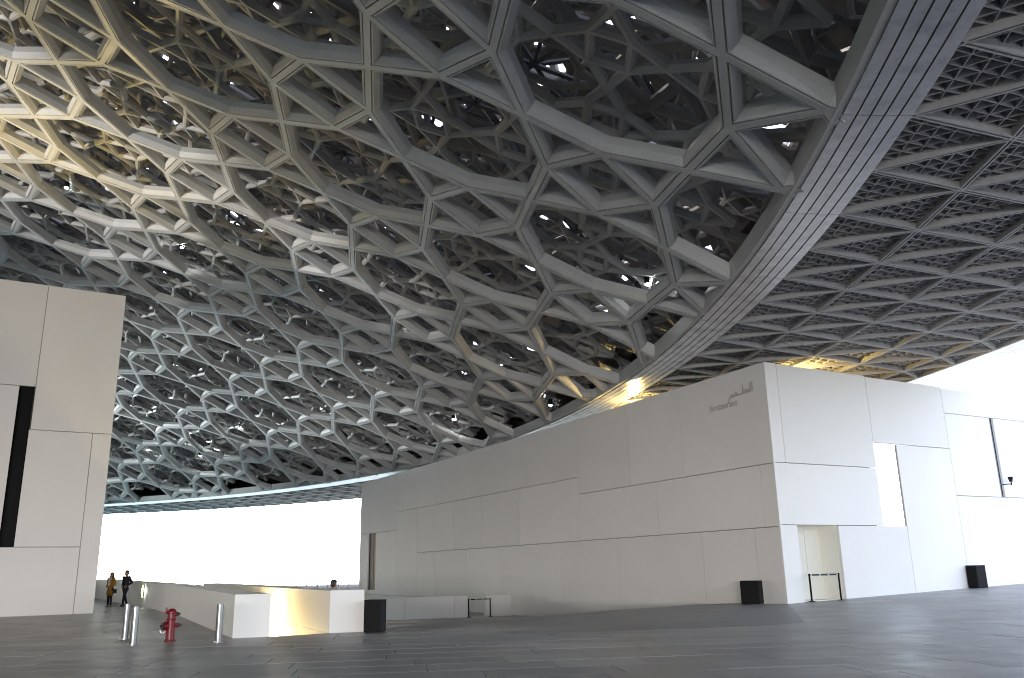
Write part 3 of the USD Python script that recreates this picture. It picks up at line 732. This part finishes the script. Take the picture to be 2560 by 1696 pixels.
def barrier(label, a, b, z, h=1.0):
    a, b = np.array(a), np.array(b); d = b - a; L = np.linalg.norm(d)
    t = thing('belt_barrier', label, 'barrier', (*a, z), math.atan2(d[1], d[0]))
    for x in (0, L):
        p = obj('post', cat(cyl(.034, .02, h - .06, 16, (x, 0)), cyl(.042, h - .07, h, 16, (x, 0))), 'black_paint', t, smooth=35)
        obj('foot', trimesh.Trimesh(*(lambda m: (m.vertices + [x, 0, 0], m.faces))(revolve([(0, .001), (.17, .001), (.17, .012), (.06, .03), (0, .03)], 24))), 'black_paint', p, smooth=35)
    obj('belt', rbox(.03, L - .03, -.004, .004, h - .075, h - .015, .002), 'belt_black', t)
    for k in (.04, .33, .63, .93): obj('belt_mark', box(L * k, L * k + .07, -.0055, .0055, h - .065, h - .025), 'belt_white', t)
    return t
barrier('belt barrier across the cream doorway of the white building', (10.92, 33.04), (12.29, 33.81), 0.05)
barrier('belt barrier across the gap in the far low parapet', (-2.66, 48.7), (-1.50, 49.35), -1.07)

# surveillance camera on the slot window of the right-hand wall
cp = right_face(np.array(14.42))[0]
cv = thing('security_camera', 'dark bracket camera beside the narrow slot window of the right-hand wall', 'camera', (*cp, 4.78), math.atan2(DV[1], DV[0]))
UsdGeom.Xformable(cv).AddScaleOp().Set(Gf.Vec3f(.68, .68, .68))
obj('arm', cat(rod([0, 0, 0], [0.0, -.35, 0], .03), rod([0, -.35, 0], [.42, -.38, .02], .03), rod([.42, -.38, -.06], [.42, -.38, .16], .04)), 'black_side', cv)
hd = trimesh.creation.icosphere(2, .13); hd.apply_translation([.42, -.38, .34]); obj('camera_head', cat(hd, cyl(.15, .36, .50, 18, (.42, -.38))), 'black_side', cv, smooth=40)
obj('yoke', cat(rod([.26, -.38, .2], [.26, -.38, .42], .028), rod([.58, -.38, .2], [.58, -.38, .42], .028), rod([.26, -.38, .19], [.58, -.38, .19], .028)), 'black_side', cv)

# lettering
def place_on_wall(mesh2d, s, z, off=0.012):
    """xy lettering to the curved wall: +x of the text runs from s towards the corner"""
    v = mesh2d.vertices.copy(); p, n = curve_front(s - v[:, 0])
    return trimesh.Trimesh(np.column_stack([p + n * (off + v[:, 2:3]), z + v[:, 1]]), mesh2d.faces, process=False)
sg1 = thing('wall_sign', 'raised grey Latin lettering high on the curved wall near its corner', 'sign')
xx = 0.0; LH = .235
for ch_ in 'Restaurant':
    m = meshkit.text_mesh(ch_, LH, depth=0.03)
    obj('letter', place_on_wall(m, 3.42 - xx, 7.745), 'letter_grey', sg1)
    xx += (m.bounds[1][0]) + .026
sg2 = thing('wall_sign', 'raised grey Arabic lettering above the Latin word on the curved wall', 'sign')
def stroke(pts, w=.05):
    return sg.LineString(pts).buffer(w / 2, quad_segs=4)
arc = lambda cx, cy, r, a0, a1, n=12, sy=1.0: [(cx + r * math.cos(t), cy + sy * r * math.sin(t)) for t in np.linspace(math.radians(a0), math.radians(a1), n)]
# x runs left to right, the word reads from the right
ar = [stroke([(1.50, .0), (1.50, .36)]),
      stroke([(1.38, .36), (1.38, .03), (1.34, .0), (1.20, .0)]).union(stroke(arc(1.22, .055, .055, 0, 360))).union(stroke([(1.22, .0), (1.0, .0)])),
      stroke(arc(1.0, .07, .10, 0, 360, sy=.65)).union(stroke([(.955, .03), (.955, .33)])).union(stroke([(1.05, .0), (.62, -.02), (.52, -.02)])),
      stroke([(.62, -.02), (.50, -.02), (.44, .05), (.52, .10), (.58, .06), (.50, -.01), (.34, -.03)]),
      stroke(arc(.28, .0, .06, 0, 360)).union(stroke([(.22, -.02), (.12, -.06), (.06, -.14), (.03, -.26)]))]
for gmt in ar:
    ms = [trimesh.creation.extrude_polygon(x, 0.03) for x in getattr(gmt, 'geoms', [gmt])]
    obj('letter', place_on_wall(cat(*ms), 2.24, 8.17), 'letter_grey', sg2)

# ------------------------------------------------------------------ people
def blob(chain, refine=0.03, it=6):
    """one surface from capsules (a, ra, b, rb)"""
    parts = []
    for a, ra, b, rb in chain:
        pts = np.vstack([trimesh.creation.icosphere(1, ra).vertices + a, trimesh.creation.icosphere(1, rb).vertices + b])
        parts.append(m3.Manifold.hull_points(pts))
    m = m3.Manifold.batch_boolean(parts, m3.OpType.Add).refine_to_length(refine)
    mm = m.to_mesh(); t = trimesh.Trimesh(mm.vert_properties[:, :3], mm.tri_verts)
    trimesh.smoothing.filter_taubin(t, iterations=it); return t
A_ = np.array
def person(label, loc, rotz, H, cols, pose, long_hair=False, coat=False):
    """faces -y before turning. pose: dict of joints"""
    k = H / 1.75
    J = {n: A_(v, float) * k for n, v in pose.items()}
    t = thing('person', label, 'person', loc, rotz)
    s = k
    hd = J['head']
    body = [(J['neck'], .055 * s, hd + A_([0, 0, -.05]) * s, .055 * s), (hd + A_([0, .012, .03]) * s, .092 * s, hd + A_([0, -.035, -.06]) * s, .062 * s), (hd + A_([0, -.09, -.01]) * s, .014 * s, hd + A_([0, -.105, -.03]) * s, .017 * s),
            (hd + A_([-.088, .01, -.02]) * s, .012 * s, hd + A_([-.09, .015, .02]) * s, .018 * s), (hd + A_([.088, .01, -.02]) * s, .012 * s, hd + A_([.09, .015, .02]) * s, .018 * s),
            (J['chest'], .12 * s, J['neck'], .06 * s), (J['chest'], .12 * s, J['hip'], .115 * s)]
    for sd in ('l', 'r'):
        body += [(J['sh_' + sd], .055 * s, J['chest'], .10 * s), (J['sh_' + sd], .05 * s, J['el_' + sd], .04 * s), (J['el_' + sd], .04 * s, J['wr_' + sd], .028 * s),
                 (J['hip'], .11 * s, J['hj_' + sd], .09 * s), (J['hj_' + sd], .085 * s, J['kn_' + sd], .055 * s), (J['kn_' + sd], .055 * s, J['an_' + sd], .036 * s), (J['an_' + sd], .036 * s, J['an_' + sd] + A_([0, -.13, -.045]) * s, .028 * s)]
        d = J['wr_' + sd] - J['el_' + sd]; d /= np.linalg.norm(d); pd = np.cross(d, [1.0, 0, 0.2]); pd /= np.linalg.norm(pd)
        pm = J['wr_' + sd] + d * .06 * s
        body.append((J['wr_' + sd], .026 * s, pm, .032 * s))
        for q, ln in ((-.028, .07), (-.009, .085), (.009, .08), (.027, .062)):
            a = pm + pd * q * s + d * .02 * s; body.append((a, .010 * s, a + d * ln * .55 * s, .009 * s)); body.append((a + d * ln * .55 * s, .009 * s, a + d * ln * .9 * s + A_([0, -.02, 0]) * s, .008 * s))
        body.append((pm + pd * -.03 * s, .011 * s, pm + pd * -.055 * s + d * .035 * s, .010 * s))
    obj('body', blob(body, .02, 4), 'skin', t, smooth=True)
    # clothes
    g_ = 1.0
    torso = [(J['chest'], .145 * s, J['hip'], .14 * s), (J['chest'] + A_([0, 0, .1]) * s, .10 * s, J['neck'] + A_([0, .01, -.03]) * s, .07 * s)]
    for sd in ('l', 'r'):
        torso += [(J['sh_' + sd], .072 * s, J['chest'] + A_([0, 0, .05]) * s, .12 * s), (J['sh_' + sd], .07 * s, J['el_' + sd], .058 * s), (J['el_' + sd], .058 * s, J['wr_' + sd], .044 * s)]
        if coat: torso += [(J['hip'], .15 * s, J['hj_' + sd] + (J['kn_' + sd] - J['hj_' + sd]) * .55, .125 * s)]
    if coat: torso += [(J['hip'] + A_([-.07, 0, -.25]) * s, .12 * s, J['hip'] + A_([.07, 0, -.25]) * s, .12 * s)]
    obj('coat' if coat else 'jacket', blob(torso, .03, 5), cols['top'], t, smooth=True)
    legs = []
    for sd in ('l', 'r'):
        legs += [(J['hip'], .125 * s, J['hj_' + sd], .105 * s), (J['hj_' + sd], .10 * s, J['kn_' + sd], .068 * s), (J['kn_' + sd], .068 * s, J['an_' + sd] + A_([0, 0, .02]) * s, .05 * s)]
    obj('trousers', blob(legs, .03, 5), cols['legs'], t, smooth=True)
    for sd in ('l', 'r'):
        an = J['an_' + sd]; obj('shoe', blob([(an + A_([0, .02, -.03]) * s, .048 * s, an + A_([0, -.15, -.05]) * s, .036 * s), (an + A_([0, .04, -.045]) * s, .038 * s, an + A_([0, -.1, -.05]) * s, .042 * s)], .03, 3), cols['shoes'], t, smooth=True)
    hair = [(hd + A_([0, .025, .05]) * s, .095 * s, hd + A_([0, .045, -.01]) * s, .085 * s), (hd + A_([0, -.03, .075]) * s, .07 * s, hd + A_([0, .04, .06]) * s, .09 * s)]
    if long_hair: hair += [(hd + A_([0, .06, 0]) * s, .09 * s, hd + A_([.03, .10, -.28]) * s, .075 * s), (hd + A_([.07, .03, .0]) * s, .05 * s, hd + A_([.11, 0, -.26]) * s, .045 * s), (hd + A_([-.07, .03, .0]) * s, .05 * s, hd + A_([-.11, 0, -.26]) * s, .045 * s)]
    obj('hair', blob(hair, .025, 4), cols['hair'], t, smooth=True)
    for sx in (-1, 1):
        e = trimesh.creation.icosphere(1, .012 * s); e.apply_translation(hd + A_([sx * .033, -.083, .015]) * s); obj('eye', e, 'hair_dark', t)
    mo = rbox(-.024 * s, .024 * s, -.004 * s, .004 * s, -.004 * s, .004 * s, .003 * s); mo.apply_translation(hd + A_([0, -.094, -.062]) * s); obj('mouth', mo, 'hydrant_red', t)
    return t, J
stand = dict(head=(0, 0, 1.62), neck=(0, .01, 1.47), chest=(0, .01, 1.25), hip=(0, 0, .95), sh_l=(.18, 0, 1.41), sh_r=(-.18, 0, 1.41), el_l=(.24, .05, 1.13), el_r=(-.24, .05, 1.13), wr_l=(.12, -.16, 1.06), wr_r=(-.12, -.16, 1.06),
             hj_l=(.09, 0, .88), hj_r=(-.09, 0, .88), kn_l=(.11, -.04, .48), kn_r=(-.10, .0, .48), an_l=(.13, -.02, .085), an_r=(-.12, .04, .085))
walk = dict(stand, hj_l=(.085, 0, .88), hj_r=(-.085, 0, .88), kn_l=(.05, -.10, .49), kn_r=(-.05, .06, .48), an_l=(.03, -.12, .085), an_r=(-.03, .18, .13), el_l=(.29, .10, 1.16), el_r=(-.29, .10, 1.16), wr_l=(.17, -.06, 1.02), wr_r=(-.17, -.06, 1.02))
wp, wj = person('woman in a mustard coat and dark leggings walking beside a man', (-20.55, 44.75, 0), math.radians(-18), 1.67, dict(top='coat_mustard', legs='cloth_dark', shoes='shoe_pale', hair='hair_brown'), stand, True, True)
kk = 1.67 / 1.75
sc = blob([(A_([-.05, -.10, 1.44]) * kk, .06, A_([.05, -.10, 1.44]) * kk, .06), (A_([0, -.14, 1.40]) * kk, .055, A_([.0, -.155, 1.15]) * kk, .05), (A_([0.02, -.17, 1.18]) * kk, .05, A_([.02, -.17, 1.05]) * kk, .045)], .03, 4)
obj('scarf', sc, 'knit_white', wp, smooth=True)
bg = rbox(.20, .27, -.06, .16, .66, .86, .02); obj('shoulder_bag', bg, 'cloth_dark', wp)
person('man in dark jacket and trousers walking beside the woman in mustard', (-19.95, 45.1, 0), math.radians(-22), 1.76, dict(top='cloth_dark', legs='cloth_navy', shoes='cloth_dark', hair='hair_dark'), walk)
person('dark haired man whose head shows above the low wall', (-5.66, 27.4, -0.55), math.radians(150), 1.76, dict(top='cloth_navy', legs='cloth_dark', shoes='cloth_dark', hair='hair_dark'), stand)

# ------------------------------------------------------------------ lamps
def disk_light(path, loc, direction, radius, intensity, color, cone=None):
    l = (UsdLux.SphereLight if cone else UsdLux.DiskLight).Define(stage, path)
    if cone:
        sh = UsdLux.ShapingAPI.Apply(l.GetPrim()); sh.CreateShapingConeAngleAttr(cone); sh.CreateShapingConeSoftnessAttr(0.5)
    l.CreateRadiusAttr(radius); l.CreateIntensityAttr(intensity); l.CreateColorAttr(Gf.Vec3f(*color))
    z = -np.asarray(direction, float); z /= np.linalg.norm(z); x = np.cross([0, 1.0, 0.001], z); x /= np.linalg.norm(x); y = np.cross(z, x)
    UsdGeom.Xformable(l).AddTransformOp().Set(Gf.Matrix4d(*x, 0, *y, 0, *z, 0, *map(float, loc), 1)); return l
def floodlight(label, loc, aim, intensity, color, r=.16, cone=None):
    d = np.asarray(aim, float) - loc; d /= np.linalg.norm(d)
    t = thing('floodlight', label, 'floodlight', loc)
    x = np.cross(d, [0, 0, 1.0]); x /= np.linalg.norm(x)
    m = trimesh.creation.cylinder(r * 1.15, .22, sections=20); m.apply_transform(trimesh.geometry.align_vectors([0, 0, 1], d)); m.apply_translation(-d * .115)
    obj('lamp_housing', m, 'black_side', t)
    obj('bracket', cat(rod([0, 0, -.45], -d * .2, .03), box(-.12, .12, -.12, .12, -.47, -.44)), 'black_side', t)
    l = disk_light(str(t.GetPath()) + '/beam', d * .012, d, r, intensity, color, cone)
    return t
WARM = (1.0, 0.70, 0.24)
def on_roof(s, back): 
    p, n = curve_front(np.array([s])); return p[0] - n[0] * back
q = on_roof(11.2, 1.5); floodlight('unseen roof floodlight lighting the banded rim yellow', (*q, 8.60), (q[0] + .4, q[1] + .2, 10.5), 190, WARM)  # lamp out of view behind the parapet, placed to light the rim bands
q = CORNER + DV * 4.0 - NV * 2.2; floodlight('unseen roof floodlight lighting the soffit beside the corner', (*q, 8.86), (q[0] + 1.5, q[1] + .5, 10.5), 90, WARM)  # also out of view, placed to light the soffit
COOL = (1.0, 0.97, 0.93)
WARM2 = (1.0, .75, .30)
masts = [((-95.0, 90.0), (90, -26, 29), 4600, (.93, 1.0, 1.0), 'unseen white floodlight far across the court behind the tall block, lighting the dome', .4, 12.5),  # lamps out of view, placed to light the dome ribs from the left
         ((-110.0, 60.0), (75, 35, 22), 2600, (.88, 1.0, 1.0), 'unseen white floodlight by the far left side of the court, lighting the dome', .4, 12.5),
         ((-95.0, -15.0), (82, 60, 27), 5200, COOL, 'unseen white floodlight far across the court left of the view, lighting the dome', .4, 9.5)]
for (x_, y_), aim, pw, colr, lab, r_, cone_ in masts:
    floodlight(lab, (x_, y_, 1.0), (x_ + aim[0], y_ + aim[1], 1.0 + aim[2]), pw, colr, r_, cone_)
for u_, lab in ((5, 'nearest its right edge'), (12, 'in the middle'), (20, 'farthest from its right edge')):  # roof lamps out of view, placed to tint the upper left dome yellow
    p = LP + LD * u_ - LN * 2.0
    floodlight('unseen yellow roof floodlight of the tall block, ' + lab, (*p, 13.78), (p[0] + 1.5, p[1] - 4, 13.78 + 6), 150, WARM2, .2)
for k, (x_, z_) in enumerate(((-24, 1.0), (-19.5, 3.6), (-15, .7), (-10.5, 2.6), (-6, 1.5), (-1.5, 4.2), (3, .9), (7.5, 3.1))):  # added fill lamps behind the viewpoint, to brighten the walls
    y_ = -48 - 3 * (k % 3)
    hood = floodlight('added hooded fill light on a mast behind the viewpoint, lighting the walls', (x_, y_, z_), (x_ * .35, 42, z_ + .2), 1650, (1.0, .94, .87), .15)
    hood.SetCustomDataByKey('group', 'added fill lights behind the viewpoint')
    hd_ = np.array([x_ * -.65, 90.0]); hd_ /= np.linalg.norm(hd_); hs_ = np.array([hd_[1], -hd_[0]])
    hq = [hs_ * .7, hs_ * .75 + hd_ * 2.4, -hs_ * .6 + hd_ * 1.2, -hs_ * .6]
    _c = trimesh.creation.extrude_polygon(sg.Polygon(hq), .02); _c.apply_translation([0, 0, .22]); obj('hood', _c, 'black_side', hood)  # plate that keeps the fill light off the near dome ribs
    obj('mast', rod([0, 0, -z_], [0, 0, -.2], .05), 'black_side', hood)
# uplight in the stair between the low walls
t_ = w2_in + w2_dir * 7.4 + np.array([-0.9075, -0.42]) * 0.18
lp = thing('stair_lamp', 'glowing yellow wall washer at the foot of the low wall beside the stair', 'lamp', (*t_, -0.98), 0.0)
obj('lamp_box', cat(rbox(-.12, .12, -.12, .12, -.12, 0, .01), rod([0, 0, -.1], [.30, .14, -.1], .02), rod([0, 0, -1.0], [0, 0, -.1], .025)), 'steel', lp)
gl = trimesh.creation.icosphere(2, .085); gl.apply_scale([1, 1, .8]); gl.apply_translation([0, 0, .06]); obj('lamp_glass', gl, 'lamp_warm', lp, smooth=True)
bl = UsdLux.SphereLight.Define(stage, str(lp.GetPath()) + '/beam'); bl.CreateRadiusAttr(.07); bl.CreateIntensityAttr(420); bl.CreateColorAttr(Gf.Vec3f(1.0, .80, .36))
UsdGeom.Xformable(bl).AddTranslateOp().Set(Gf.Vec3d(0, 0, .25))
# small lit sign on the low wall beside the man
sl = thing('wall_light', 'small pale lit fitting on the far end of the long low wall', 'light', (-18.3, 43.4, 0), math.atan2(0.876, -0.482))
obj('bracket', rbox(-.03, .03, .02, .07, .45, 1.05, .005), 'sign_green', sl)
obj('lens', rbox(-.22, -.05, .05, .09, .60, .90, .01), 'lens_pale', sl)
# spotlights hung in the lattice
def dome_hit(px, h):
    d = camf + RIGHT * (px[0] - 1280) / 2128.2 - UP * (px[1] - 848) / 2128.2; d = d / np.linalg.norm(d)
    oc = np.array([0, 0, EYE]) - np.array([*DC, ZC]); b_ = oc @ d; c_ = oc @ oc - (RS + h)**2
    return np.array([0, 0, EYE]) + d * (-b_ + math.sqrt(b_ * b_ - c_))
spots = [(1620, 711), (600, 1071), (520, 1104), (368, 1126), (1134, 1049), (1376, 1014), (166, 470), (312, 1100), (980, 755), (470, 1085), (500, 1140), (1394, 1030), (455, 620), (1350, 1058)]
where = ['above the curved wall, brightest of all, left of the banded rim', 'low over the left bright opening, near the tall block', 'low at left, the brightest just above the far rim', 'lowest at left, next to the tall block edge',
         'just above the far half of the curved wall', 'left of the yellow patch on the rim', 'at the far left edge, above the top of the tall block', 'close to the right edge of the tall block',
         'in the middle of the lattice', 'left of the brightest lamp over the far rim', 'nearest the far rim over the left opening', 'just above the curved wall, upper right of a close pair', 'halfway from the tall block to the middle of the lattice', 'just above the curved wall, lower left of a close pair']
s0 = None
for k, pxy in enumerate(spots):
    p = dome_hit(pxy, 1.1); lab = 'bright dome spotlight ' + where[k]
    if s0 is None:
        s0 = thing('spotlight', lab, 'spotlight', p, group='spotlights hung in the dome lattice')
        obj('lamp_body', cyl(.13, .02, .38, 16), 'black_side', s0, smooth=35)
        obj('lens', trimesh.Trimesh(trimesh.creation.icosphere(2, .11).vertices * [1, 1, .5], trimesh.creation.icosphere(2, .11).faces), 'lamp_cool', s0, smooth=True)
        obj('hanger', rod([0, 0, .38], [0, 0, .9], .03), 'frame_steel', s0)
    else: copy_of(s0, p, label=lab)

# far balustrade by the water
bal = thing('balustrade', 'distant row of thin white posts at the water edge', 'balustrade', (0, 0, 0))
pa_, pb_ = np.array([-36.0, 84.0]), np.array([-9.0, 84.5])
for k in range(28):
    c = pa_ + (pb_ - pa_) * k / 27; obj('post', box(c[0] - .06, c[0] + .06, c[1] - .05, c[1] + .05, -1.2, .40), 'rail_white', bal)
